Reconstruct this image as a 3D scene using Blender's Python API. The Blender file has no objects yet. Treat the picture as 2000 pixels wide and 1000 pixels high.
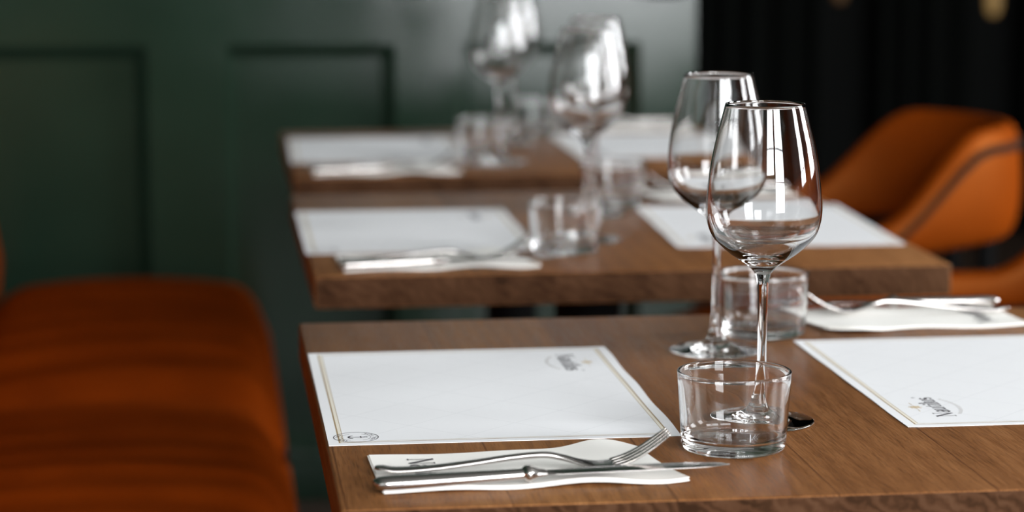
import bpy, bmesh, math, random
from mathutils import Vector, Matrix
random.seed(7)
PI = math.pi
S = bpy.context.scene
COL = S.collection
T = 0.75                                    # height of the table tops

# ------------------------------------------------------------------ camera
cam = bpy.data.cameras.new('camera')
camo = bpy.data.objects.new('camera', cam); COL.objects.link(camo)
PITCH, YAW, ROLL = math.radians(8.5), math.radians(7.061), math.radians(-0.046)
fw = Vector((math.sin(YAW)*math.cos(PITCH), math.cos(YAW)*math.cos(PITCH), -math.sin(PITCH)))
rt = Vector((math.cos(YAW), -math.sin(YAW), 0)); up = rt.cross(fw)
r2 = math.cos(ROLL)*rt + math.sin(ROLL)*up; u2 = -math.sin(ROLL)*rt + math.cos(ROLL)*up
M = Matrix((r2, u2, -fw)).transposed().to_4x4(); M.translation = (-0.253, -1.6302, T+0.4116)
camo.matrix_world = M
cam.sensor_width = 36; cam.lens = 4846*36/2000
cam.clip_start = 0.05
cam.dof.use_dof = True; cam.dof.focus_distance = 1.873; cam.dof.aperture_fstop = 4.1
S.camera = camo

# ------------------------------------------------------------------ daylight and exposure
w = bpy.data.worlds.new('overcast_sky'); S.world = w; w.use_nodes = True
bg = w.node_tree.nodes['Background']
bg.inputs['Color'].default_value = (0.955, 0.978, 1.0, 1); bg.inputs['Strength'].default_value = 27.0
S.view_settings.view_transform = 'Standard'; S.view_settings.look = 'None'
S.view_settings.gamma = 1; S.view_settings.exposure = 0.0; S.view_settings.use_curve_mapping = False
cy = S.cycles
cy.max_bounces = 20; cy.transmission_bounces = 16; cy.glossy_bounces = 8; cy.diffuse_bounces = 5; cy.transparent_max_bounces = 16
cy.caustics_refractive = True; cy.caustics_reflective = True; cy.blur_glossy = 0.3
cy.use_denoising = True; cy.sample_clamp_indirect = 12

# windows behind and to the right of the camera, plus one added fill opening: (wall, along0, along1, sill, head)
X0, X1, YB, YE, CEIL = -0.76, 4.2, -3.6, 3.0, 3.1
WIN_BACK = [(-0.40, 0.70, 1.60), (0.86, 2.30, .55)]
WIN_RIGHT_AND_FILL = [(-1.3, -0.3, 1.1), (0.9, 2.4, 1.0)]  # second opening is added, out of view, to brighten the middle and farthest tables
HEAD = 2.95
def portal(name, loc, rot, sx, sy):
    l = bpy.data.lights.new(name, 'AREA'); l.shape = 'RECTANGLE'; l.size = sx; l.size_y = sy
    o = bpy.data.objects.new(name, l); COL.objects.link(o); o.location = loc; o.rotation_euler = rot
    l.cycles.is_portal = True
for a, b, sl in WIN_BACK:
    portal('window_portal', ((a+b)/2, YB-0.13, (sl+HEAD)/2), (PI/2, 0, 0), b-a, HEAD-sl)
for a, b, sl in WIN_RIGHT_AND_FILL:
    portal('window_portal', (X1+0.13, (a+b)/2, (sl+HEAD)/2), (PI/2, 0, PI/2), b-a, HEAD-sl)

# ------------------------------------------------------------------ materials
def mat(name, col=(.8, .8, .8), rough=.5, metal=0, **kw):
    m = bpy.data.materials.new(name); m.use_nodes = True
    b = m.node_tree.nodes['Principled BSDF']
    b.inputs['Base Color'].default_value = (*col, 1); b.inputs['Roughness'].default_value = rough; b.inputs['Metallic'].default_value = metal
    for k, v in kw.items(): b.inputs[k.replace('_', ' ')].default_value = v
    return m, m.node_tree, b
class G:
    """small node-graph helper"""
    def __init__(s, nt): s.nt = nt; s.l = nt.links
    def n(s, t, **kw):
        x = s.nt.nodes.new(t)
        for k, v in kw.items(): setattr(x, k, v)
        return x
    def math(s, op, a, b=None, c=None):
        x = s.n('ShaderNodeMath', operation=op)
        for i, v in enumerate((a, b, c)):
            if v is None: continue
            if isinstance(v, (int, float)): x.inputs[i].default_value = v
            else: s.l.new(v, x.inputs[i])
        return x.outputs[0]
    def obj(s): return s.n('ShaderNodeTexCoord').outputs['Object']
    def mapp(s, v, scale=(1, 1, 1), loc=(0, 0, 0)):
        x = s.n('ShaderNodeMapping'); x.inputs['Scale'].default_value = scale; x.inputs['Location'].default_value = loc
        s.l.new(v, x.inputs['Vector']); return x.outputs[0]
    def noise(s, v, scale, detail=3, rough=.5, dist=0):
        x = s.n('ShaderNodeTexNoise'); x.inputs['Scale'].default_value = scale; x.inputs['Detail'].default_value = detail
        x.inputs['Roughness'].default_value = rough; x.inputs['Distortion'].default_value = dist
        s.l.new(v, x.inputs['Vector']); return x.outputs['Fac']
    def ramp(s, f, stops):
        x = s.n('ShaderNodeValToRGB'); cr = x.color_ramp
        while len(cr.elements) < len(stops): cr.elements.new(.5)
        for e, (p, c) in zip(cr.elements, stops): e.position = p; e.color = (*c, 1) if len(c) == 3 else c
        s.l.new(f, x.inputs[0]); return x.outputs[0]
    def mix(s, f, a, b, mode='MIX'):
        x = s.n('ShaderNodeMix', data_type='RGBA', blend_type=mode)
        if isinstance(f, (int, float)): x.inputs[0].default_value = f
        else: s.l.new(f, x.inputs[0])
        for i, v in ((6, a), (7, b)):
            if isinstance(v, tuple): x.inputs[i].default_value = (*v, 1)
            else: s.l.new(v, x.inputs[i])
        return x.outputs[2]
    def bump(s, h, strength, dist, bsdf):
        x = s.n('ShaderNodeBump'); x.inputs['Strength'].default_value = strength; x.inputs['Distance'].default_value = dist
        s.l.new(h, x.inputs['Height']); s.l.new(x.outputs[0], bsdf.inputs['Normal'])

def wood_material():
    m, nt, b = mat('stained_oak', rough=.38, IOR=1.25); g = G(nt)
    o = g.obj(); sep = g.n('ShaderNodeSeparateXYZ'); nt.links.new(o, sep.inputs[0])
    # staves run along Y, about 11 cm wide
    sx = g.math('DIVIDE', g.math('ADD', sep.outputs[0], 3.068), 0.112)
    idx = g.math('FLOOR', sx); fr = g.math('FRACT', sx)
    wn = g.n('ShaderNodeTexWhiteNoise', noise_dimensions='1D'); nt.links.new(idx, wn.inputs['W'])
    rnd = wn.outputs['Value']
    comb = g.n('ShaderNodeCombineXYZ')
    nt.links.new(g.math('ADD', sep.outputs[0], g.math('MULTIPLY', rnd, 1.7)), comb.inputs[0])
    nt.links.new(g.math('ADD', sep.outputs[1], g.math('MULTIPLY', rnd, 5.0)), comb.inputs[1])
    nt.links.new(g.math('ADD', sep.outputs[2], g.math('MULTIPLY', rnd, 0.12)), comb.inputs[2])
    p = comb.outputs[0]
    rings = g.n('ShaderNodeTexWave', wave_type='RINGS', rings_direction='Y'); rings.inputs['Scale'].default_value = 26
    rings.inputs['Distortion'].default_value = 5.0; rings.inputs['Detail'].default_value = 2; rings.inputs['Detail Scale'].default_value = .8
    nt.links.new(g.mapp(p, (1, .12, 1)), rings.inputs['Vector'])
    big = g.noise(g.mapp(p, (9, 1.6, 9)), 1.6, 4, .55)
    fine = g.noise(g.mapp(p, (60, 3.0, 60)), 9, 4, .6)
    pores = g.noise(g.mapp(p, (220, 9, 220)), 5, 2, .6)
    f = g.math('ADD', g.math('MULTIPLY', rings.outputs['Fac'], .08), g.math('ADD', g.math('MULTIPLY', big, .44), g.math('MULTIPLY', fine, .48)))
    c = g.ramp(f, [(.24, (.080, .031, .010)), (.46, (.186, .075, .025)), (.60, (.245, .105, .037)), (.80, (.31, .147, .058))])
    tone = g.ramp(rnd, [(0, (.70, .66, .62)), (.45, (1, 1, 1)), (1, (1.22, 1.30, 1.34))])
    c = g.mix(1.0, c, tone, 'MULTIPLY')
    pr = g.ramp(pores, [(.36, (.50, .46, .44)), (.48, (1, 1, 1))])
    c = g.mix(.55, c, pr, 'MULTIPLY')
    seam = g.math('LESS_THAN', g.math('ABSOLUTE', g.math('SUBTRACT', fr, .5)), .494)
    seamc = g.ramp(seam, [(0, (.55, .5, .48)), (1, (1, 1, 1))])
    c = g.mix(1.0, c, seamc, 'MULTIPLY')
    # end grain on the faces across the staves: greyer, ringed
    gm = g.n('ShaderNodeNewGeometry')
    tn = g.n('ShaderNodeVectorTransform', vector_type='NORMAL', convert_from='WORLD', convert_to='OBJECT'); nt.links.new(gm.outputs['True Normal'], tn.inputs[0])
    sn = g.n('ShaderNodeSeparateXYZ'); nt.links.new(tn.outputs[0], sn.inputs[0])
    end = g.math('GREATER_THAN', g.math('ABSOLUTE', sn.outputs[1]), .8)
    er = g.n('ShaderNodeTexWave', wave_type='RINGS', rings_direction='Y'); er.inputs['Scale'].default_value = 30
    er.inputs['Distortion'].default_value = 9.0; er.inputs['Detail'].default_value = 3; er.inputs['Detail Scale'].default_value = 2
    nt.links.new(g.mapp(p, (1, .1, 1)), er.inputs['Vector'])
    blotch = g.noise(g.mapp(p, (22, 1, 10)), 1.5, 3)
    ef = g.math('ADD', g.math('MULTIPLY', er.outputs['Fac'], .28), g.math('MULTIPLY', blotch, .72))
    ec = g.ramp(ef, [(.25, (.026, .0115, .0055)), (.5, (.056, .025, .012)), (.78, (.080, .039, .020))])
    c = g.mix(end, c, ec)
    nt.links.new(c, b.inputs['Base Color'])
    nt.links.new(g.mix(end, g.ramp(fine, [(.3, (.34,)*3), (.7, (.50,)*3)]), (.7, .7, .7)), b.inputs['Roughness'])
    nt.links.new(g.math('SUBTRACT', .50, g.math('MULTIPLY', end, .42)), b.inputs['Specular IOR Level'])
    g.bump(g.math('ADD', pores, fine), .10, .0006, b)
    return m
WOOD = wood_material()

def leather_material(name, c0, c1, rough=.42, streak=False):
    m = bpy.data.materials.new(name); m.use_nodes = True; nt = m.node_tree; nt.nodes.clear(); g = G(nt); o = g.obj()
    d = g.n('ShaderNodeBsdfDiffuse'); gl = g.n('ShaderNodeBsdfGlossy'); mx = g.n('ShaderNodeMixShader'); out = g.n('ShaderNodeOutputMaterial')
    gl.inputs['Roughness'].default_value = rough; gl.inputs['Color'].default_value = (.9, .42, .13, 1); mx.inputs[0].default_value = .035
    n1 = g.noise(o, 7, 4, .55); n2 = g.noise(o, 480, 2)
    nt.links.new(g.ramp(n1, [(.32, c0), (.68, c1)]), d.inputs['Color'])
    h = g.math('MULTIPLY', n2, .12)
    if streak:
        n3 = g.noise(g.mapp(o, (1.3, 13, 1)), 1.6, 3, .55)
        h = g.math('ADD', h, g.math('MULTIPLY', n3, 9.0))
    bp = g.n('ShaderNodeBump'); bp.inputs['Strength'].default_value = .35; bp.inputs['Distance'].default_value = .002
    nt.links.new(h, bp.inputs['Height'])
    for x in (d, gl): nt.links.new(bp.outputs[0], x.inputs['Normal'])
    nt.links.new(d.outputs[0], mx.inputs[1]); nt.links.new(gl.outputs[0], mx.inputs[2]); nt.links.new(mx.outputs[0], out.inputs['Surface'])
    return m
LEATHER = leather_material('tan_leather', (.135, .0215, .0008), (.175, .0295, .0014), .5)
BENCHL = leather_material('russet_leather', (.140, .0185, .0007), (.195, .0275, .0011), .5, True)
SEAM = mat('seam_thread', (.022, .010, .005), .9, 0, Specular_IOR_Level=.1)[0]

def green_paint():
    m = bpy.data.materials.new('green_paint'); m.use_nodes = True; nt = m.node_tree; nt.nodes.clear(); g = G(nt); o = g.obj()
    d = g.n('ShaderNodeBsdfDiffuse'); gl = g.n('ShaderNodeBsdfGlossy', distribution='BECKMANN'); mx = g.n('ShaderNodeMixShader'); out = g.n('ShaderNodeOutputMaterial')
    fr = g.n('ShaderNodeFresnel'); fr.inputs['IOR'].default_value = 1.45
    nt.links.new(g.ramp(g.noise(o, 3, 4), [(.3, (.009, .020, .0125)), (.7, (.013, .027, .017))]), d.inputs['Color'])
    nt.links.new(g.ramp(g.noise(o, 9, 3), [(.3, (.185,)*3), (.7, (.225,)*3)]), gl.inputs['Roughness'])
    bp = g.n('ShaderNodeBump'); bp.inputs['Strength'].default_value = .04; bp.inputs['Distance'].default_value = .002
    nt.links.new(g.noise(o, 60, 3), bp.inputs['Height'])
    for x in (d, gl, fr): nt.links.new(bp.outputs[0], x.inputs['Normal'])
    nt.links.new(fr.outputs[0], mx.inputs[0]); nt.links.new(d.outputs[0], mx.inputs[1]); nt.links.new(gl.outputs[0], mx.inputs[2]); nt.links.new(mx.outputs[0], out.inputs['Surface'])
    return m
GREEN = green_paint()
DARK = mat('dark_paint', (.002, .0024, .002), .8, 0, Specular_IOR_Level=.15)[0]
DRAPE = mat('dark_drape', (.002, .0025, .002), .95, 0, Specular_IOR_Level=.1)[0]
BLACKM = mat('black_iron', (.004, .004, .004), .6, 0, Specular_IOR_Level=.03)[0]
BRASS = mat('aged_brass', (.55, .36, .14), .35, 1)[0]
CEILM = mat('ceiling_paint', (.22, .22, .21), .8)[0]
WALLM = mat('wall_plaster', (.05, .05, .045), .8)[0]
FRAMEW = mat('window_paint', (.35, .35, .34), .5)[0]
def floor_material():
    m, nt, b = mat('floor_boards', (.03, .018, .011), .5); g = G(nt); o = g.obj()
    br = g.n('ShaderNodeTexBrick'); br.inputs['Scale'].default_value = 1; br.inputs['Brick Width'].default_value = 1.4; br.inputs['Row Height'].default_value = .14
    br.inputs['Mortar Size'].default_value = .003; br.inputs['Color1'].default_value = (.030, .017, .010, 1); br.inputs['Color2'].default_value = (.042, .024, .014, 1); br.inputs['Mortar'].default_value = (.008, .005, .004, 1)
    nt.links.new(o, br.inputs['Vector']); nt.links.new(br.outputs['Color'], b.inputs['Base Color'])
    return m
FLOORM = floor_material()

GLASS = mat('clear_glass', (1, 1, 1), 0.0, 0, Transmission_Weight=1.0, IOR=1.5)[0]
STEEL = mat('polished_steel', (.52, .49, .47), .2, 1)[0]
def steel():
    nt = STEEL.node_tree; b = nt.nodes['Principled BSDF']; g = G(nt)
    nt.links.new(g.ramp(g.noise(g.mapp(g.obj(), (4, 60, 60)), 8, 2), [(.3, (.17,)*3), (.7, (.26,)*3)]), b.inputs['Roughness'])
steel()
INK = mat('printed_ink', (.045, .038, .045), .7)[0]
INKG = mat('pale_ink', (.52, .50, .49), .7)[0]
INKT = mat('tan_ink', (.55, .42, .25), .7)[0]
MATW, MATD = .2663, .3688
def paper_material():
    m, nt, b = mat('placemat_paper', (.80, .80, .815), .6); g = G(nt)
    sep = g.n('ShaderNodeSeparateXYZ'); nt.links.new(g.obj(), sep.inputs[0])
    ax = g.math('SUBTRACT', MATW/2, g.math('ABSOLUTE', sep.outputs[0])); ay = g.math('SUBTRACT', MATD/2, g.math('ABSOLUTE', sep.outputs[1]))
    dd = g.math('MINIMUM', ax, ay)          # distance in from the nearest edge
    def band(v, lo, hi): return g.math('MULTIPLY', g.math('GREATER_THAN', v, lo), g.math('LESS_THAN', v, hi))
    # faint chart lattice
    def lat(sgn):
        v = g.math('ADD', sep.outputs[0], g.math('MULTIPLY', sep.outputs[1], sgn))
        return g.math('LESS_THAN', g.math('FRACT', g.math('DIVIDE', g.math('ADD', v, 5.03), .082)), .014)
    lines = g.math('MULTIPLY', g.math('MAXIMUM', lat(1.0), lat(-1.0)), g.math('GREATER_THAN', dd, .0125))
    c = g.mix(g.math('MULTIPLY', lines, .22), (.80, .80, .815), (.45, .45, .47))
    side = g.math('ADD', g.math('MULTIPLY', g.math('LESS_THAN', ax, ay), .8), .2)      # the long borders are printed strongest
    c = g.mix(g.math('MULTIPLY', g.math('MULTIPLY', band(dd, .0088, .0116), side), .6), c, (.74, .66, .50))
    c = g.mix(g.math('MULTIPLY', band(dd, .0078, .0090), .95), c, (.30, .20, .08))
    c = g.mix(g.math('MULTIPLY', band(dd, .0113, .0119), .85), c, (.38, .28, .15))
    nt.links.new(c, b.inputs['Base Color'])
    return m
PAPER = paper_material()
def napkin_material():
    m, nt, b = mat('napkin_tissue', (.83, .81, .77), .85); g = G(nt)
    g.bump(g.noise(g.obj(), 900, 2), .12, .0004, b)
    return m
NAPK = napkin_material()

# ------------------------------------------------------------------ object helpers
def tag(o, label=None, cat=None, group=None, kind=None):
    if label: o['label'] = label
    if cat: o['category'] = cat
    if group: o['group'] = group
    if kind: o['kind'] = kind
    return o
def link(o, parent=None):
    COL.objects.link(o)
    if parent is not None: o.parent = parent
    return o
def obj(name, bm, m, parent=None, loc=(0, 0, 0), smooth=True, angle=None):
    me = bpy.data.meshes.new(name)
    bmesh.ops.recalc_face_normals(bm, faces=bm.faces) if m is not GLASS and name != 'wall_end' else None
    bm.to_mesh(me); bm.free()
    me.materials.append(m)
    for p in me.polygons: p.use_smooth = smooth
    if smooth and angle: me.set_sharp_from_angle(angle=math.radians(angle))
    o = bpy.data.objects.new(name, me); o.location = loc
    return link(o, parent)
def empty(name, loc=(0, 0, 0), rz=0):
    o = bpy.data.objects.new(name, None); o.location = loc; o.rotation_euler = (0, 0, rz); o.empty_display_size = .05
    return link(o)
def copy_tree(o, parent=None):
    c = o.copy(); COL.objects.link(c)
    if parent is not None: c.parent = parent
    for ch in list(o.children): copy_tree(ch, c)
    return c
def add_box(bm, x0, x1, y0, y1, z0, z1, bevel=0, seg=2):
    v = [bm.verts.new((x, y, z)) for x in (x0, x1) for y in (y0, y1) for z in (z0, z1)]
    fs = [bm.faces.new([v[i] for i in q]) for q in ((0, 1, 3, 2), (4, 6, 7, 5), (0, 4, 5, 1), (2, 3, 7, 6), (0, 2, 6, 4), (1, 5, 7, 3))]
    if bevel:
        es = list({e for f in fs for e in f.edges})
        bmesh.ops.bevel(bm, geom=es, offset=bevel, segments=seg, profile=.5, affect='EDGES')
    return bm
def box(name, m, x0, x1, y0, y1, z0, z1, parent=None, bevel=0, loc=(0, 0, 0), seg=2):
    return obj(name, add_box(bmesh.new(), x0, x1, y0, y1, z0, z1, bevel, seg), m, parent, loc, smooth=bool(bevel), angle=35)
def lathe(profile, seg=96, close_start=False, close_end=False):
    """profile: (r, z) in order; r == 0 makes a pole"""
    bm = bmesh.new(); rows = []
    for r, z in profile:
        if r < 1e-7: rows.append([bm.verts.new((0, 0, z))])
        else: rows.append([bm.verts.new((r*math.cos(2*PI*k/seg), r*math.sin(2*PI*k/seg), z)) for k in range(seg)])
    for a, b in zip(rows, rows[1:]):
        for k in range(seg):
            j = (k+1) % seg
            q = [a[k % len(a)], a[j % len(a)], b[j % len(b)], b[k % len(b)]]
            q = list(dict.fromkeys(q))
            if len(q) > 2: bm.faces.new(q)
    return bm
def crspline(pts, n):
    """Catmull-Rom through the points, n steps per span"""
    P = [Vector(p) for p in pts]; P = [2*P[0]-P[1]] + P + [2*P[-1]-P[-2]]; out = []
    for i in range(1, len(P)-2):
        for k in range(n):
            t = k/n
            out.append(.5*((2*P[i]) + (P[i+1]-P[i-1])*t + (2*P[i-1]-5*P[i]+4*P[i+1]-P[i+2])*t*t + (3*P[i]-P[i-1]-3*P[i+1]+P[i+2])*t**3))
    out.append(P[-2]); return out
def loft(sections, ring=20, power=2.0, bm=None):
    """sections: (centre, half width along local y, half thickness along local z); runs along x"""
    bm = bm or bmesh.new(); rows = []
    for i, (c, hw, ht) in enumerate(sections):
        a = sections[max(i-1, 0)][0]; b = sections[min(i+1, len(sections)-1)][0]
        t = (Vector(b)-Vector(a)).normalized(); side = Vector((0, 0, 1)).cross(t).normalized(); nz = t.cross(side)
        row = []
        for k in range(ring):
            th = 2*PI*k/ring; cs, sn = math.cos(th), math.sin(th)
            e = 2/power
            row.append(bm.verts.new(Vector(c) + side*hw*math.copysign(abs(cs)**e, cs) + nz*ht*math.copysign(abs(sn)**e, sn)))
        rows.append(row)
    for a, b in zip(rows, rows[1:]):
        for k in range(ring): bm.faces.new((a[k], a[(k+1) % ring], b[(k+1) % ring], b[k]))
    bm.faces.new(rows[0][::-1]); bm.faces.new(rows[-1])
    return bm
def spl_sections(keys, n):
    """keys: (x, y, z, hw, ht) smoothed"""
    def cr(vals):
        V = [2*vals[0]-vals[1]]+list(vals)+[2*vals[-1]-vals[-2]]; out = []
        for i in range(1, len(V)-2):
            for k in range(n):
                t = k/n
                out.append(.5*(2*V[i]+(V[i+1]-V[i-1])*t+(2*V[i-1]-5*V[i]+4*V[i+1]-V[i+2])*t*t+(3*V[i]-V[i-1]-3*V[i+1]+V[i+2])*t**3))
        out.append(V[-2]); return out
    cols = [cr([k[j] for k in keys]) for j in range(5)]
    return [(Vector((x, y, z)), max(a, 2e-4), max(b, 2e-4)) for x, y, z, a, b in zip(*cols)]

# ------------------------------------------------------------------ setting
def struct(o): o['kind'] = 'structure'; return o
FY = 6.6                                      # far end of the dark room beyond the panelled wall
struct(box('floor', FLOORM, X0-.12, X1+.12, YB-.12, FY+.1, -.1, 0))
struct(box('ceiling', CEILM, X0-.12, X1+.12, YB-.12, FY+.1, CEIL, CEIL+.1))

def panel_wall():
    """green wainscot wall facing the camera with recessed panels, each framed by a stepped moulding"""
    bm = bmesh.new()
    xa, xb = X0-.12, 0.672
    z0, z1, zt = .10, T+.119, CEIL
    panels = [(-.70, -.357), (-.212, .102), (.232, .566)]
    R1, D1, D2 = .016, .020, .030             # moulding width, moulding depth, panel depth
    def quad(pts): bm.faces.new([bm.verts.new(p) for p in pts])
    Y = YE
    def rect(x0, x1, za, zb, y=Y): quad([(x0, y, za), (x1, y, za), (x1, y, zb), (x0, y, zb)])
    rect(xa, xb, z1, zt); rect(xa, xb, 0, z0)
    xs = [xa] + [v for p in panels for v in (max(p[0], xa), p[1])] + [xb]
    for i in range(0, len(xs), 2):
        if xs[i+1]-xs[i] > 1e-4: rect(xs[i], xs[i+1], z0, z1)
    for a, b in panels:
        a = max(a, xa)
        loops = []
        # (left, right, top, bottom inset, depth): a broad splayed edge down to the panel field
        for il, ir, it, ib, y in ((0, 0, 0, 0, Y), (.010, .025, .025, .025, Y+.027)):
            loops.append([bm.verts.new(p) for p in ((a+il, y, z0+ib), (b-ir, y, z0+ib), (b-ir, y, z1-it), (a+il, y, z1-it))])
        for p, q in zip(loops, loops[1:]):
            for k in range(4): bm.faces.new((p[k], p[(k+1) % 4], q[(k+1) % 4], q[k]))
        bm.faces.new(loops[-1])
    bmesh.ops.remove_doubles(bm, verts=bm.verts, dist=1e-5)
    # return at the right end and the body of the wall
    quad([(xb, Y, 0), (xb, Y+.16, 0), (xb, Y+.16, zt), (xb, Y, zt)])
    quad([(xb, Y+.16, 0), (xa, Y+.16, 0), (xa, Y+.16, zt), (xb, Y+.16, zt)])
    bm.normal_update()
    for f in bm.faces:                        # every face looks into the rooms, so the varnish reflects as a varnish
        n, c = f.normal, f.calc_center_median()
        if c.y > YE+.15: bad = n.y < 0
        elif abs(n.x) > .999: bad = n.x < 0
        else: bad = n.y > 0
        if bad: f.normal_flip()
    return bm
pw = panel_wall()
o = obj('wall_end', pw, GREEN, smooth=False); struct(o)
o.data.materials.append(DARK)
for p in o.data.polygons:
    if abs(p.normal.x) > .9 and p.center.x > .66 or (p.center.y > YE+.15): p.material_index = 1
struct(box('baseboard_end', GREEN, X0, .672, YE-.014, YE-.0005, .0005, .10, bevel=.004))
struct(box('wall_left', GREEN, X0-.12, X0, YB-.12, YE-.001, 0, CEIL))
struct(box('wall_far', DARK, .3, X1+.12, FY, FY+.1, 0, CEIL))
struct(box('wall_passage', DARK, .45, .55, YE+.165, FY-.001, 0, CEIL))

def wall_with_openings(name, m, axis, pos, thick, a0, a1, opens):
    bm = bmesh.new()
    def bx(u0, u1, z0, z1):
        if axis == 'y': add_box(bm, u0, u1, pos-thick, pos, z0, z1)
        else: add_box(bm, pos, pos+thick, u0, u1, z0, z1)
    cuts = [a0]
    for a, b, sl in opens:
        bx(cuts[-1], a, 0, CEIL); bx(a, b, 0, sl); bx(a, b, HEAD, CEIL); cuts.append(b)
    bx(cuts[-1], a1, 0, CEIL)
    return struct(obj(name, bm, m, smooth=False))
wall_with_openings('wall_back', WALLM, 'y', YB, .12, X0-.12, X1+.12, WIN_BACK)
wr = wall_with_openings('wall_right', WALLM, 'x', X1, .12, YB, FY, WIN_RIGHT_AND_FILL)
wn_ = 1
def window(axis, a, b, SILL):
    global wn_
    bm = bmesh.new(); fwid = .045
    def bx(u0, u1, z0, z1, d0=.03, d1=.08):
        if axis == 'y': add_box(bm, u0, u1, YB-d1, YB-d0, z0, z1)
        else: add_box(bm, X1+d0, X1+d1, u0, u1, z0, z1)
    bx(a, a+fwid, SILL, HEAD); bx(b-fwid, b, SILL, HEAD); bx(a+fwid, b-fwid, SILL, SILL+fwid); bx(a+fwid, b-fwid, HEAD-fwid, HEAD)
    for z in (1.45, 2.2): bx(a+fwid, b-fwid, z-.015, z+.015)
    mid = (a+b)/2
    if axis == 'x': bx(mid-.012, mid+.012, SILL+fwid, HEAD-fwid, .035, .075)
    o = struct(obj('window_%d' % wn_, bm, FRAMEW, smooth=False)); wn_ += 1
for a, b, sl in WIN_BACK: window('y', a, b, sl)
for a, b, sl in WIN_RIGHT_AND_FILL: window('x', a, b, sl)

# ------------------------------------------------------------------ dark room beyond: drapes and hanging lamps
def drape(x0, x1, y, n, label):
    bm = bmesh.new(); cols = n*10; rows = []
    for k in range(cols+1):
        u = k/cols; x = x0+(x1-x0)*u; yy = y+.035*math.sin(2*PI*n*u)+.01*math.sin(2*PI*n*u*2.3+1)
        rows.append([bm.verts.new((x, yy+s, z)) for s in (-.004, .004) for z in (.02, CEIL-.02)])
    for a, b in zip(rows, rows[1:]):
        bm.faces.new((a[0], b[0], b[1], a[1])); bm.faces.new((a[2], a[3], b[3], b[2]))
        bm.faces.new((a[1], b[1], b[3], a[3])); bm.faces.new((a[0], a[2], b[2], b[0]))
    bm.faces.new((rows[0][0], rows[0][1], rows[0][3], rows[0][2])); bm.faces.new((rows[-1][0], rows[-1][2], rows[-1][3], rows[-1][1]))
    return tag(obj('curtain', bm, DRAPE, smooth=True, angle=50), label, 'curtain', 'dark curtains at the back')
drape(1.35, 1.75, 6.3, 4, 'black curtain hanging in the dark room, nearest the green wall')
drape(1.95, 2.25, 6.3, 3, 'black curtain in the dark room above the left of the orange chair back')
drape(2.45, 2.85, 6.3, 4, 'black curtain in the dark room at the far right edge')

def hanging_lamp(loc, glow, label, r=.022, hh=.16):
    m, nt, b = mat('lamp_glow', (.06, .04, .015), .4); b.inputs['Emission Color'].default_value = (*glow, 1); b.inputs['Emission Strength'].default_value = 1.0
    e = empty('pendant_lamp', loc); tag(e, label, 'lamp')
    obj('lamp_shade', lathe([(0, hh), (r*.5, hh), (r*.9, hh*.9), (r, hh*.5), (r*.85, hh*.12), (r*.5, .002), (0, 0)], 24), m, e)
    obj('lamp_cap', lathe([(0, hh+.04), (r*.35, hh+.035), (r*.4, hh), (0, hh-.002)], 24), BRASS, e)
    obj('cord', lathe([(0, hh+.039), (.003, hh+.039), (.003, CEIL-loc[2]), (0, CEIL-loc[2])], 8), BLACKM, e)
    return e
hanging_lamp((1.967, 5.2, T+.045), (.20, .12, .04), 'slim glowing amber pendant lamp high in the dark room, far right')
hanging_lamp((1.521, 5.2, T+.085), (.035, .013, .005), 'dim reddish pendant lamp high in the dark room, left of the amber one')

# ------------------------------------------------------------------ banquette bench
def bench():
    e = empty('banquette_bench', (-.38, 1.0, 0)); tag(e, 'russet orange leather banquette bench along the left wall', 'bench')
    ox, oy = -.38, 1.0
    def cushion(y0, y1, dz=0):
        bm = bmesh.new(); ny, nx = 60, 26; rows = []
        xl, xr = -.635, -.150
        prof = []
        for k in range(nx+1):                    # over the top then down the front
            u = k/nx; x = xl+(xr-xl)*u; prof.append((x, u))
        for j in range(ny+1):
            v = j/ny; y = y0+(y1-y0)*v; d = min(y-y0, y1-y)
            ed = -.062*abs(2*v-1)**2.2-.02*(1-min(d/.07, 1))**2          # each cushion is pillowed along its length
            row = [bm.verts.new((xl-ox, y-oy, .20))]
            for x, u in prof:
                s = abs(2*u-1)
                crown = .474+.024*(1-s**2.2)-.075*max(0, (s-.72)/.28)**2.6
                wr = .004*math.sin(y*61+2.2*math.sin(x*3+y*2.3))*(.4+.6*math.sin(y*7.1)**2)
                row.append(bm.verts.new((x-ox, y-oy, crown+ed+dz+wr)))
            row.append(bm.verts.new((xr+.006-ox, y-oy, .36+ed*.3))); row.append(bm.verts.new((xr-ox, y-oy, .20)))
            rows.append(row)
        n = len(rows[0])
        for a, b in zip(rows, rows[1:]):
            for k in range(n): bm.faces.new((a[k], a[(k+1) % n], b[(k+1) % n], b[k]))
        bm.faces.new(rows[0][::-1]); bm.faces.new(rows[-1])
        return obj('seat_cushion', bm, BENCHL, e, angle=60)
    cushion(1.905, 2.93, .0); cushion(.60, 1.895, -.004); cushion(-.73, .59)
    # padded backrest
    bm = bmesh.new(); ny = 80; rows = []
    pr = [(-.755, .38), (-.65, .38), (-.632, .43), (-.628, .50), (-.650, .62), (-.675, .80), (-.70, .86), (-.755, .86)]
    for j in range(ny+1):
        y = -.73+3.66*j/ny; f = .008*math.cos(2*PI*y/.16)
        if y > 2.86: f -= .03*((y-2.86)/.07)**2
        rows.append([bm.verts.new((x-ox+(f if 0 < k < 7 else 0), y-oy, z)) for k, (x, z) in enumerate(pr)])
    for a, b in zip(rows, rows[1:]):
        for k in range(8): bm.faces.new((a[k], a[(k+1) % 8], b[(k+1) % 8], b[k]))
    bm.faces.new(rows[0][::-1]); bm.faces.new(rows[-1])
    obj('backrest', bm, BENCHL, e, angle=70)
    box('plinth', BLACKM, -.755-ox, -.20-ox, -.73-oy, 2.93-oy, 0, .20, e)
bench()

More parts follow.
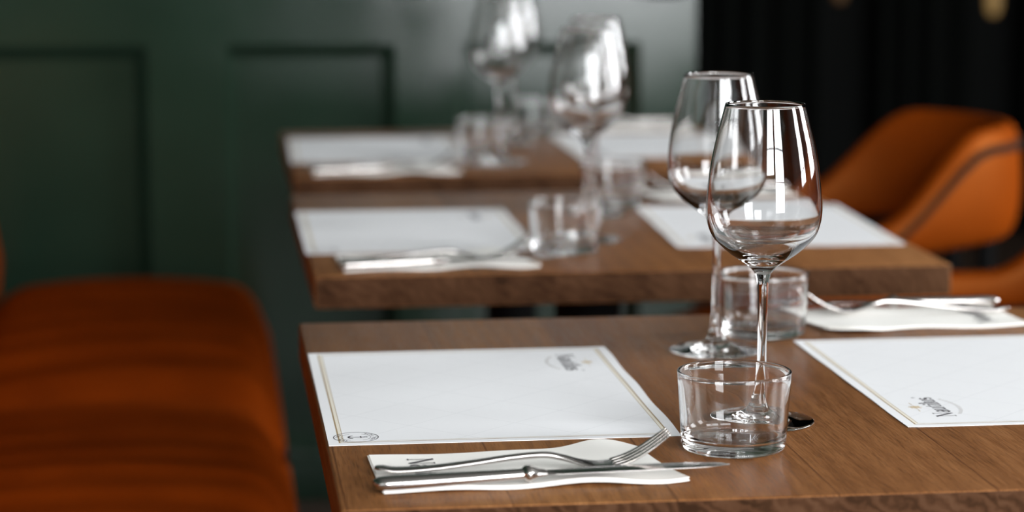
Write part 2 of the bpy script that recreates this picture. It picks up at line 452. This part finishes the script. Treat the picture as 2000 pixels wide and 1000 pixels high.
# ------------------------------------------------------------------ tables
def table(x0, x1, y0, y1, label):
    cx, cyy = (x0+x1)/2, (y0+y1)/2; hx, hy = (x1-x0)/2, (y1-y0)/2
    e = empty('dining_table', (cx, cyy, 0)); tag(e, label, 'table')
    bm = add_box(bmesh.new(), -hx, hx, -hy, hy, T-.035, T, .0025, 3)
    obj('tabletop', bm, WOOD, e, angle=40)
    obj('column', lathe([(0, .04), (.04, .04), (.04, T-.045), (0, T-.045)], 32), BLACKM, e, angle=40)
    bm = bmesh.new(); add_box(bm, -.22, .22, -.03, .03, T-.047, T-.0352); add_box(bm, -.03, .03, -.22, .22, T-.047, T-.0352)
    obj('top_bracket', bm, BLACKM, e, smooth=False)
    obj('base_plate', lathe([(0, 0), (.20, 0), (.20, .012), (.06, .035), (.045, .06), (0, .06)], 48), BLACKM, e, angle=40)
    return e
table(-.1687, .60, -.0196, .7002, 'nearest dark brown wooden dining table, in sharp focus')
table(-.1413, .5565, .9806, 1.69, 'middle brown wooden dining table with thick edge in front of the orange chair')
table(-.128, .575, 1.885, 2.56, 'farthest brown wooden dining table, against the green panelled wall')

# ------------------------------------------------------------------ printed lettering (strokes turned to thin flat meshes)
def stroke(bm, pts, wds, z0=0.0, th=5e-5):
    """ribbon along pts; wds one width per point"""
    P = [Vector((p[0], p[1], 0)) for p in pts]; L = []
    for i, p in enumerate(P):
        t = (P[min(i+1, len(P)-1)]-P[max(i-1, 0)]).normalized(); n = Vector((-t.y, t.x, 0))
        w_ = wds[i] if isinstance(wds, (list, tuple)) else wds
        L.append((p+n*w_/2, p-n*w_/2))
    rows = [[bm.verts.new((a.x, a.y, z0)), bm.verts.new((b.x, b.y, z0)), bm.verts.new((b.x, b.y, z0+th)), bm.verts.new((a.x, a.y, z0+th))] for a, b in L]
    for a, b in zip(rows, rows[1:]):
        for k in range(4): bm.faces.new((a[k], a[(k+1) % 4], b[(k+1) % 4], b[k]))
    bm.faces.new(rows[0][::-1]); bm.faces.new(rows[-1])
def arc(cx, cy_, rx, ry, a0, a1, n=14):
    return [(cx+rx*math.cos(math.radians(a0+(a1-a0)*k/n)), cy_+ry*math.sin(math.radians(a0+(a1-a0)*k/n))) for k in range(n+1)]
def word_nautilus(bm, length, z=0):
    """serif word, x along the line, y up, centred on x; cap height about .17 of the length"""
    b2 = bmesh.new(); TH, TN = .17, .055          # thick and thin strokes in cap-height units
    x = 0
    def ser(cx, y, w_=.24): stroke(b2, [(cx-w_/2, y), (cx+w_/2, y)], TN)
    # N
    stroke(b2, [(.12, 0), (.12, 1)], TN); stroke(b2, [(.10, 1), (.78, 0)], TH); stroke(b2, [(.78, 0), (.78, 1)], TN)
    ser(.12, 0); ser(.10, 1, .26); ser(.78, 1); x = 1.0
    # a
    stroke(b2, arc(x+.24, .44, .20, .19, 170, 0, 8)+[(x+.44, .10), (x+.56, .02)], [TN]*5+[TH]*6)
    stroke(b2, arc(x+.26, .17, .20, .17, 60, 320, 14), [TN]+[TH*.8]*12+[TN, TN]); x += .64
    # u
    stroke(b2, [(x+.12, .62), (x+.12, .22)]+arc(x+.30, .20, .18, .19, 180, 340, 10), [TH]*3+[TH*.8]*4+[TN]*6)
    stroke(b2, [(x+.52, .62), (x+.52, 0)], TH); ser(x+.08, .62, .20); ser(x+.48, .62, .18); ser(x+.58, 0, .16); x += .72
    # t
    stroke(b2, [(x+.17, .86), (x+.17, .18)]+arc(x+.31, .16, .14, .14, 180, 300, 8), [TN]+[TH]*5+[TN]*5); stroke(b2, [(x+.02, .62), (x+.40, .62)], TN*1.1); x += .46
    # i
    stroke(b2, [(x+.15, .62), (x+.15, 0)], TH); ser(x+.11, .62, .18); ser(x+.15, 0, .30); stroke(b2, [(x+.07, .83), (x+.23, .83)], .15); x += .34
    # l
    stroke(b2, [(x+.15, 1.0), (x+.15, 0)], TH); ser(x+.11, 1.0, .18); ser(x+.15, 0, .30); x += .34
    # u
    stroke(b2, [(x+.12, .62), (x+.12, .22)]+arc(x+.30, .20, .18, .19, 180, 340, 10), [TH]*3+[TH*.8]*4+[TN]*6)
    stroke(b2, [(x+.52, .62), (x+.52, 0)], TH); ser(x+.08, .62, .20); ser(x+.48, .62, .18); ser(x+.58, 0, .16); x += .72
    # s
    stroke(b2, arc(x+.24, .46, .17, .15, 25, 250, 10)+arc(x+.24, .17, .18, .16, 70, -155, 10), [TN]*3+[TH*.75]*5+[TH]*6+[TH*.75]*5+[TN]*3); x += .46
    stroke(b2, [(x+.08, 1.0), (x+.04, .80)], [.12, .04]); x += .12
    s = length/x
    for v in b2.verts: v.co = Vector(((v.co.x-x/2)*s, (v.co.y-.4)*s, z+v.co.z))
    me = bpy.data.meshes.new('tmp'); b2.to_mesh(me); b2.free(); bm.from_mesh(me); bpy.data.meshes.remove(me)

# ------------------------------------------------------------------ placemats
Z = T
def turn(bm, rz, loc):
    bmesh.ops.transform(bm, matrix=Matrix.Translation(loc) @ Matrix.Rotation(rz, 4, 'Z'), verts=bm.verts)
def make_mat():
    bm = bmesh.new(); nx, ny = 14, 20; th = .0004; top, bot = [], []
    for j in range(ny+1):
        for i in range(nx+1):
            x = (i/nx-.5)*MATW; y = (j/ny-.5)*MATD
            ex = max(0, 1-(MATW/2-x)/.010); lift = .0005*ex*(.5+.5*math.sin(y*42+(1 if x > 0 else 2.4)))
            jx = .0005*ex*math.sin(y*47+1.0)*(1 if x > 0 else 0)
            top.append(bm.verts.new((x+jx, y, th+lift))); bot.append(bm.verts.new((x+jx, y, lift)))
    W1 = nx+1
    for j in range(ny):
        for i in range(nx):
            a = j*W1+i; q = (a, a+1, a+1+W1, a+W1)
            bm.faces.new([top[k] for k in q]); bm.faces.new([bot[k] for k in q[::-1]])
    rim = [i for i in range(W1)]+[j*W1+nx for j in range(1, ny+1)]+[ny*W1+i for i in range(nx-1, -1, -1)]+[j*W1 for j in range(ny-1, 0, -1)]
    for a, b in zip(rim, rim[1:]+rim[:1]): bm.faces.new((bot[a], bot[b], top[b], top[a]))
    m = obj('placemat', bm, PAPER, None, angle=30)
    tz = .00046
    # heading: reads from +y to -y, its top towards +x
    bm = bmesh.new(); word_nautilus(bm, .073); turn(bm, -PI/2, (.090, .114, tz)); obj('logo_lettering', bm, INK, m, smooth=False)['label'] = 'dark printed lettering'
    bm = bmesh.new()
    for k in range(15):
        a0 = 243+k*3.7; stroke(bm, arc(0, .060, .062, .066, a0, a0+2.0, 2), .0028)
    turn(bm, -PI/2, (.0775, .114, tz)); obj('tagline', bm, INKG, m, smooth=False)['label'] = 'pale curved line of small print'
    bm = bmesh.new()                                                    # little tan emblem with whiskers
    stroke(bm, arc(0, 0, .0032, .0032, 0, 360, 16), .0014); stroke(bm, arc(0, 0, .0010, .0010, 0, 360, 10), .0018)
    for k in range(8):
        a = k*PI/4; stroke(bm, [(.0034*math.cos(a), .0034*math.sin(a)), (.0058*math.cos(a), .0058*math.sin(a))], .0008)
    stroke(bm, [(.008, 0), (.016, .0005)], .0005); stroke(bm, [(-.008, 0), (-.016, .0005)], .0005)
    turn(bm, -PI/2, (.1065, .114, tz)); obj('emblem', bm, INKT, m, smooth=False)['label'] = 'small tan emblem'
    # round stamp at the near left corner
    bm = bmesh.new(); R0 = .0168
    stroke(bm, arc(0, 0, R0, R0, 0, 360, 60), .0007)
    stroke(bm, arc(0, 0, .0112, .0112, 24, 156, 24), .0003); stroke(bm, arc(0, 0, .0112, .0112, 204, 336, 24), .0003)
    for a0, n in ((52, 4), (112, 4), (232, 4), (292, 4)):
        for k in range(n):
            a = math.radians(a0+k*11); ca, sa = math.cos(a), math.sin(a)
            for dr0, dr1 in ((.0125, .0153),): stroke(bm, [(dr0*ca, dr0*sa), (dr1*ca, dr1*sa)], .0006)
            stroke(bm, arc(0, 0, .0139+.0012*(k % 2), .0139+.0012*(k % 2), a0+k*11, a0+k*11+6, 3), .0005)
    # anchor
    stroke(bm, [(0, -.006), (0, .006)], .0012); stroke(bm, [(-.0028, .0036), (.0028, .0036)], .0009); stroke(bm, arc(0, .0072, .0013, .0013, 0, 360, 10), .0006)
    stroke(bm, arc(0, -.0005, .0052, .0052, 200, 340, 12), [.0005]+[.0013]*11+[.0005])
    turn(bm, -PI/2, (-.1115, -.1585, tz)); obj('stamp', bm, INK, m, smooth=False)['label'] = 'round printed stamp'
    return m

# ------------------------------------------------------------------ folded napkin (local origin: placemat centre)
def napwave(u, v):
    near, far = (1-v)**3, v**3
    return near, far, near*(.0042*(.5+.5*math.sin(u*13.0-.9))*(.2+.8*u)+.0006) + far*(.0016*(.5+.5*math.sin(u*11+2))+(.0045*math.exp(-((u-.86)/.12)**2)))
def make_napkin():
    bm = bmesh.new(); x0, x1, y0, y1 = -.115, .0925, -.3345, -.226; nx, ny = 44, 16
    for s, (zo, dy, dx) in enumerate(((0, 0, 0), (.0006, .0012, -.0008), (.0012, .0022, .0004))):
        th = .0007; top, bot = [], []
        for j in range(ny+1):
            for i in range(nx+1):
                u, v = i/nx, j/ny
                x = x0+(x1-x0)*u+dx; y = y0+dy+(y1-y0-dy*1.3)*v
                near, far, wave = napwave(u, v)
                y += near*.0022*math.sin(u*13-.4)*u + far*(.010*math.exp(-((u-.84)/.13)**2)-.012*max(0, (u-.90)/.10)**2+.0015*math.sin(u*9))
                x += -.009*v*u*u + .012*u*u*u*(1-v)**2*.5
                z = zo*(.75+.25*near) + wave*(.8+.1*s)
                top.append(bm.verts.new((x, y, z+th))); bot.append(bm.verts.new((x, y, z)))
        W1 = nx+1
        for j in range(ny):
            for i in range(nx):
                a = j*W1+i; q = (a, a+1, a+1+W1, a+W1)
                bm.faces.new([top[k] for k in q]); bm.faces.new([bot[k] for k in q[::-1]])
        rim = [i for i in range(W1)]+[j*W1+nx for j in range(1, ny+1)]+[ny*W1+i for i in range(nx-1, -1, -1)]+[j*W1 for j in range(ny-1, 0, -1)]
        for a, b in zip(rim, rim[1:]+rim[:1]): bm.faces.new((bot[a], bot[b], top[b], top[a]))
    n = obj('napkin', bm, NAPK, None, angle=40)
    bm = bmesh.new(); word_nautilus(bm, .086); turn(bm, -PI/2, (-.081, -.284, .00205))
    for q in bm.verts: q.co.z += napwave((q.co.x-x0)/(x1-x0), (q.co.y-y0)/(y1-y0))[2]
    turn(bm, 0, (0, 0, 0)); obj('logo_lettering', bm, INK, n, smooth=False)['label'] = 'dark printed lettering'
    return n

# ------------------------------------------------------------------ cutlery (in placemat coordinates; the mat of the first place lies at (-.0335, .3572))
MX, MY = -.0335, .3572
def make_knife():
    e = empty('table_knife')
    K = [(-.1435, .0215, .0075, .0030, .0016), (-.1425, .0216, .0078, .0058, .0034), (-.138, .0219, .0082, .0078, .0045), (-.128, .0225, .0085, .0085, .0048), (-.10, .0243, .0090, .0078, .0044),
         (-.07, .0262, .0096, .0068, .0041), (-.045, .0278, .0102, .0058, .0038), (-.040, .0282, .0104, .0056, .0038)]
    obj('handle', loft([(c-Vector((MX, MY, 0)), a, b) for c, a, b in spl_sections(K, 6)], 28, 2.3), STEEL, e)
    B = [(-.0405, .0282, .0104, .0054, .0037), (-.038, .0284, .0105, .0072, .0054), (-.0355, .0286, .0105, .0076, .0056), (-.033, .0287, .0105, .0066, .0046), (-.029, .0288, .0106, .0056, .0030), (-.024, .0290, .0107, .0058, .0020)]
    obj('bolster', loft([(c-Vector((MX, MY, 0)), a, b) for c, a, b in spl_sections(B, 6)], 28, 2.2), STEEL, e)
    L = [(-.0245, .0290, .0107, .0056, .0019), (-.016, .0296, .0109, .0078, .0014), (0, .0304, .0112, .0092, .0012), (.03, .0318, .0116, .0096, .0010), (.06, .0326, .0119, .0095, .0009), (.085, .0328, .0121, .0082, .0008), (.098, .0324, .0122, .0056, .0007), (.1045, .0312, .0122, .0022, .0005), (.106, .0308, .0122, .0006, .0003)]
    obj('blade', loft([(c-Vector((MX, MY, 0)), a, b) for c, a, b in spl_sections(L, 5)], 20, 1.3), STEEL, e)
    return e
def make_fork():
    e = empty('dinner_fork')
    dy = .006
    H = [(-.1400, .0605, .0095, .0026, .0007), (-.1385, .0604, .0097, .0052, .0013), (-.134, .0601, .0094, .0066, .0016), (-.124, .0595, .0080, .0070, .0017), (-.10, .0580, .0090, .0056, .0018),
         (-.07, .0562, .0122, .0044, .0021), (-.045, .0548, .0155, .0036, .0022), (-.022, .0535, .0172, .0033, .0022), (-.009, .0527, .0152, .0040, .0021), (.003, .0520, .0118, .0076, .0017), (.013, .0513, .0098, .0112, .0013), (.021, .0508, .0096, .0124, .0011), (.0275, .0504, .0106, .0126, .0010)]
    off = Vector((MX, MY-dy, 0))
    obj('handle', loft([(c-off, a, b) for c, a, b in spl_sections(H, 6)], 22, 2.4), STEEL, e)
    for k in range(4):
        s = (k-1.5)*.0070
        Tn = [(.0270, .0504+s, .0105, .0021, .0010), (.037, .0496+s, .0138, .0018, .0011), (.048, .0486+s*.97, .0196, .0017, .0011), (.060, .0474+s*.94, .0282, .0015, .0010), (.0665, .0466+s*.92, .0335, .0009, .0006)]
        obj('tine', loft([(c-off, a, b) for c, a, b in spl_sections(Tn, 5)], 12, 2.6), STEEL, e)
    return e

# ------------------------------------------------------------------ glassware
def wine_glass():
    e = empty('wine_glass')
    out = [(.0305, .2468), (.0340, .2330), (.0378, .2178), (.0417, .1970), (.0440, .1765), (.0444, .1640), (.0428, .1540), (.0392, .1455), (.0330, .1385), (.0255, .1320), (.0175, .1265), (.0105, .1215), (.0062, .1165)]
    inn = [(.0297, .2470), (.0332, .2330), (.0369, .2178), (.0408, .1970), (.0431, .1765), (.0434, .1640), (.0417, .1545), (.0380, .1466), (.0316, .1402), (.0240, .1345), (.0155, .1300), (.0070, .1276)]
    so = crspline([(r, z, 0) for r, z in out], 6); si = crspline([(r, z, 0) for r, z in inn], 6)
    prof = [(0, .1272)] + [(v.x, v.y) for v in reversed(si)] + [(.0301, .24735)] + [(v.x, v.y) for v in so]
    obj('bowl', lathe(prof, 96), GLASS, e)
    st = [(v.x, v.y) for v in crspline([(.0062, .1165, 0), (.0047, .110, 0), (.0040, .098, 0), (.0036, .075, 0), (.0036, .050, 0), (.0042, .034, 0), (.0056, .022, 0), (.0078, .0145, 0)], 8)]
    obj('stem', lathe(st, 96), GLASS, e)
    ft = [(v.x, v.y) for v in crspline([(.0078, .0145, 0), (.0105, .0102, 0), (.0155, .0066, 0), (.0240, .0040, 0), (.0330, .0027, 0), (.0398, .0022, 0)], 8)]
    ft += [(.0408, .0019), (.0412, .0014), (.0408, .0008), (.0398, .0003), (.030, .0003), (.015, .0005), (0, .0006)]
    obj('foot', lathe(ft, 96), GLASS, e)
    for c in e.children: c.data.flip_normals()      # the profile runs downwards outside: turn the faces outwards
    return e
def tumbler():
    bo = [(0, .0012), (.020, .0010), (.034, .0002), (.0362, .0006), (.0378, .0020), (.0386, .0045)]
    wall = [(.0386+(.0420-.0386)*t, .0045+(.0570-.0045)*t) for t in (.12, .3, .5, .7, .85, .97)]
    rim = [(.0421, .0575), (.04215, .0581), (.0418, .0586), (.0412, .0588), (.0405, .0587), (.0400, .0583), (.0398, .0577), (.0399, .0570)]
    inner = [(.0366+(.0402-.0366)*t, .0120+(.0570-.0120)*t) for t in (.96, .8, .6, .4, .2, .06)]
    floor_ = [(.0352, .0098), (.0325, .0083), (.028, .0080), (.018, .0086), (.008, .0090), (0, .0091)]
    return obj('tumbler_glass', lathe(bo+wall+rim+inner+floor_, 112), GLASS)

# ------------------------------------------------------------------ lay the places
place_mat, place_nap, place_knife, place_fork, place_wine, place_tum = make_mat(), make_napkin(), make_knife(), make_fork(), wine_glass(), tumbler()
used = set()
def lay(proto, name, x, y, z, rz, label, cat, group=None):
    if name not in used: used.add(name); o = proto
    else: o = copy_tree(proto)
    o.location = (x, y, z); o.rotation_euler = (0, 0, rz)
    tag(o, label, cat, group); return o
NEAR, MID, FAR = 'nearest table', 'middle table', 'farthest table'
places = [  # mat x, y, rot ; napkin shift dx, dy ; table ; side
    (-.0335, .3572, 0, 0, 0, NEAR, 'bench'),
    (.409, .3655, PI+.0054, 0, 0, NEAR, 'chair'),
    (-.0094, 1.330, -.003, .006, .014, MID, 'bench'),
    (.4217, 1.3233, PI-.034, 0, -.004, MID, 'chair'),
    (.0102, 2.262, -.02, .0, -.020, FAR, 'bench'),
    (.445, 2.270, PI, 0, 0, FAR, 'chair')]
for x, y, rz, dx, dy, tb, side in places:
    sd = 'at the bench side' if side == 'bench' else 'at the chair side'
    lay(place_mat, 'm', x, y, Z, rz, 'white printed paper placemat %s of the %s' % (sd, tb), 'placemat', 'paper placemats')
    a = 0.0 if side == 'bench' else PI
    ca, sa = math.cos(rz), math.sin(rz); ox, oy = ca*dx-sa*dy, sa*dx+ca*dy
    lay(place_nap, 'n', x+ox, y+oy, Z+.0002, rz+.035, 'folded white paper napkin %s of the %s' % (sd, tb), 'napkin', 'folded napkins')
    lay(place_knife, 'k', x+ox, y+oy, Z-.0008, rz, 'steel table knife on the napkin %s of the %s' % (sd, tb), 'knife', 'table knives')
    lay(place_fork, 'f', x+ox, y+oy, Z-.0018, rz, 'steel fork on the napkin %s of the %s' % (sd, tb), 'fork', 'dinner forks')
wines = [(.1696, .2139, 'stemmed wine glass in sharp focus at the front of the nearest table'),
         (.1951, .5087, 'stemmed wine glass just behind the sharp one, at the back of the nearest table'),
         (.187, 1.216, 'blurred stemmed wine glass standing behind the tumbler at the front of the middle table'),
         (.232, 1.44, 'blurred stemmed wine glass at the back of the middle table, hidden behind another'),
         (.183, 2.04, 'most blurred stemmed wine glass, at the front of the farthest table'),
         (.240, 2.33, 'blurred stemmed wine glass at the back of the farthest table, nearest the green wall')]
for x, y, lb in wines: lay(place_wine, 'w', x, y, Z+.0002, 0, lb, 'wine glass', 'stemmed wine glasses')
tums = [(.1295, .1281, 'low clear glass tumbler in sharp focus at the front of the nearest table'),
        (.2556, .585, 'low clear glass tumbler at the back of the nearest table behind the wine glass stems'),
        (.1506, 1.1304, 'blurred low glass tumbler at the front of the middle table beside the cutlery'),
        (.269, 1.520, 'blurred low glass tumbler at the back of the middle table'),
        (.170, 2.140, 'blurred low glass tumbler at the front of the farthest table'),
        (.295, 2.47, 'blurred low glass tumbler at the back of the farthest table by the green wall')]
for x, y, lb in tums: lay(place_tum, 't', x, y, Z+.0001, 0, lb, 'tumbler', 'low glass tumblers')

# ------------------------------------------------------------------ tub chairs
def chair():
    """faces -x; origin on the floor under the middle of the seat"""
    e = empty('tub_chair')
    HW, XB, XF = .225, .300, -.265            # half width, rear of the shell, front ends of the arms
    path = []
    for k in range(13): path.append((XF+(.07-XF)*k/12, HW, 'a'))
    for k in range(1, 24): path.append((.07+(XB-.07)*math.sin(PI*k/24), HW*math.cos(PI*k/24), 'b'))
    for k in range(13): path.append((.07+(XF-.07)*k/12, -HW, 'a'))
    def tops(x):
        t = min(1, max(0, (x-.045)/.155)); t = t*t*(3-2*t)*.5+t*.5
        zt = .655+t*(.797-.655)
        zb = .605+.010*t
        return zt, zb
    N = len(path); th = .042; rows = []; seam_rows = []
    for i, (x, y, _) in enumerate(path):
        a = path[max(i-1, 0)]; b = path[min(i+1, N-1)]
        t = Vector((b[0]-a[0], b[1]-a[1], 0)).normalized(); n = Vector((t.y, -t.x, 0))*-1      # outward
        zt, zb = tops(x); ring = []
        endf = 1.0
        if i in (0, N-1): endf = .55
        h = zt-zb
        sec = [(-.5, .12), (-.52, .5), (-.46, .86), (-.30, .97), (0, 1.0), (.32, .97), (.50, .86), (.62, .6), (.62, .3), (.40, .06), (0, 0), (-.36, .02)]
        for s, v in sec:
            c = Vector((x, y, 0))+n*(s*th*endf); ring.append((c.x, c.y, zb+h*(.5+(v-.5)*(.8 if endf < 1 else 1))))
        rows.append(ring); seam_rows.append((x, y, n, zb, h))
    bm = bmesh.new(); R = [[bm.verts.new(p) for p in r] for r in rows]; m = len(R[0])
    for a, b in zip(R, R[1:]):
        for k in range(m): bm.faces.new((a[k], a[(k+1) % m], b[(k+1) % m], b[k]))
    bm.faces.new(R[0][::-1]); bm.faces.new(R[-1])
    sh = obj('back_shell', bm, LEATHER, e, angle=60)
    md = sh.modifiers.new('smooth', 'SUBSURF'); md.levels = 1; md.render_levels = 2
    # stitched seam just under the outer top edge
    bm = bmesh.new(); pts = []
    for x, y, n, zb, h in seam_rows: 
        c = Vector((x, y, 0))+n*(.575*th); pts.append((Vector((c.x, c.y, zb+max(h-.032, h*.45))), n))
    rr = []
    for p, n in pts: rr.append([bm.verts.new(p+n*a+Vector((0, 0, b))) for a, b in ((-.004, -.006), (.004, -.006), (.004, .006), (-.004, .006))])
    for a, b in zip(rr, rr[1:]):
        for k in range(4): bm.faces.new((a[k], a[(k+1) % 4], b[(k+1) % 4], b[k]))
    bm.faces.new(rr[0][::-1]); bm.faces.new(rr[-1])
    obj('stitched_seam', bm, SEAM, sh, angle=40)['label'] = 'dark stitched seam'
    # seat
    bm = bmesh.new(); rows = []
    pro = [(0, .405), (.19, .405), (.222, .415), (.232, .44), (.222, .465), (.19, .478), (.10, .482), (0, .483)]
    bm = lathe(pro, 48)
    for v in bm.verts:
        v.co.y *= 1.0; v.co.x = v.co.x*1.06-.01
    obj('seat', bm, LEATHER, e)
    for sx in (-1, 1):
        for sy in (-1, 1):
            p0 = Vector((.15*sx, .14*sy, .41)); p1 = Vector((.22*sx, .20*sy, 0)); bm = bmesh.new()
            L = []
            for q, r in ((p0, .015), (p1, .010)): L.append([bm.verts.new(q+Vector((r*math.cos(2*PI*k/12), r*math.sin(2*PI*k/12), 0))) for k in range(12)])
            for k in range(12): bm.faces.new((L[0][k], L[0][(k+1) % 12], L[1][(k+1) % 12], L[1][k]))
            bm.faces.new(L[0]); bm.faces.new(L[1][::-1]); obj('leg', bm, BLACKM, e)
    for x, y in ((.255, .09), (.255, -.09), (-.05, .218), (-.05, -.218)):
        bm = bmesh.new(); add_box(bm, x-.012, x+.012, y-.012, y+.012, .43, .63, .003); obj('back_post', bm, BLACKM, e, angle=40)
    return e
ch = chair(); ch.location = (.70, 2.18, 0); tag(ch, 'orange leather tub chair with stitched back at the farthest table, against the dark', 'chair', 'orange tub chairs')
c2 = copy_tree(ch); c2.location = (.748, 1.30, 0); c2.rotation_euler = (0, 0, 0); tag(c2, 'orange leather tub chair at the middle table, cut off by the right edge', 'chair', 'orange tub chairs')

# ------------------------------------------------------------------ small dark lamp on the green wall, its foot just in view
wl = empty('wall_lamp', (.60, YE, T+.205)); tag(wl, 'small black lamp fixed high on the green wall near its right end', 'lamp')
bm = lathe([(0, 0), (.030, .002), (.042, .010), (.048, .030), (.040, .11), (.028, .15), (0, .155)], 32)
for v in bm.verts: v.co.y -= .075
obj('lamp_shade', bm, BLACKM, wl)
box('wall_bracket', BLACKM, -.012, .012, -.045, -.001, .07, .10, wl, .003)
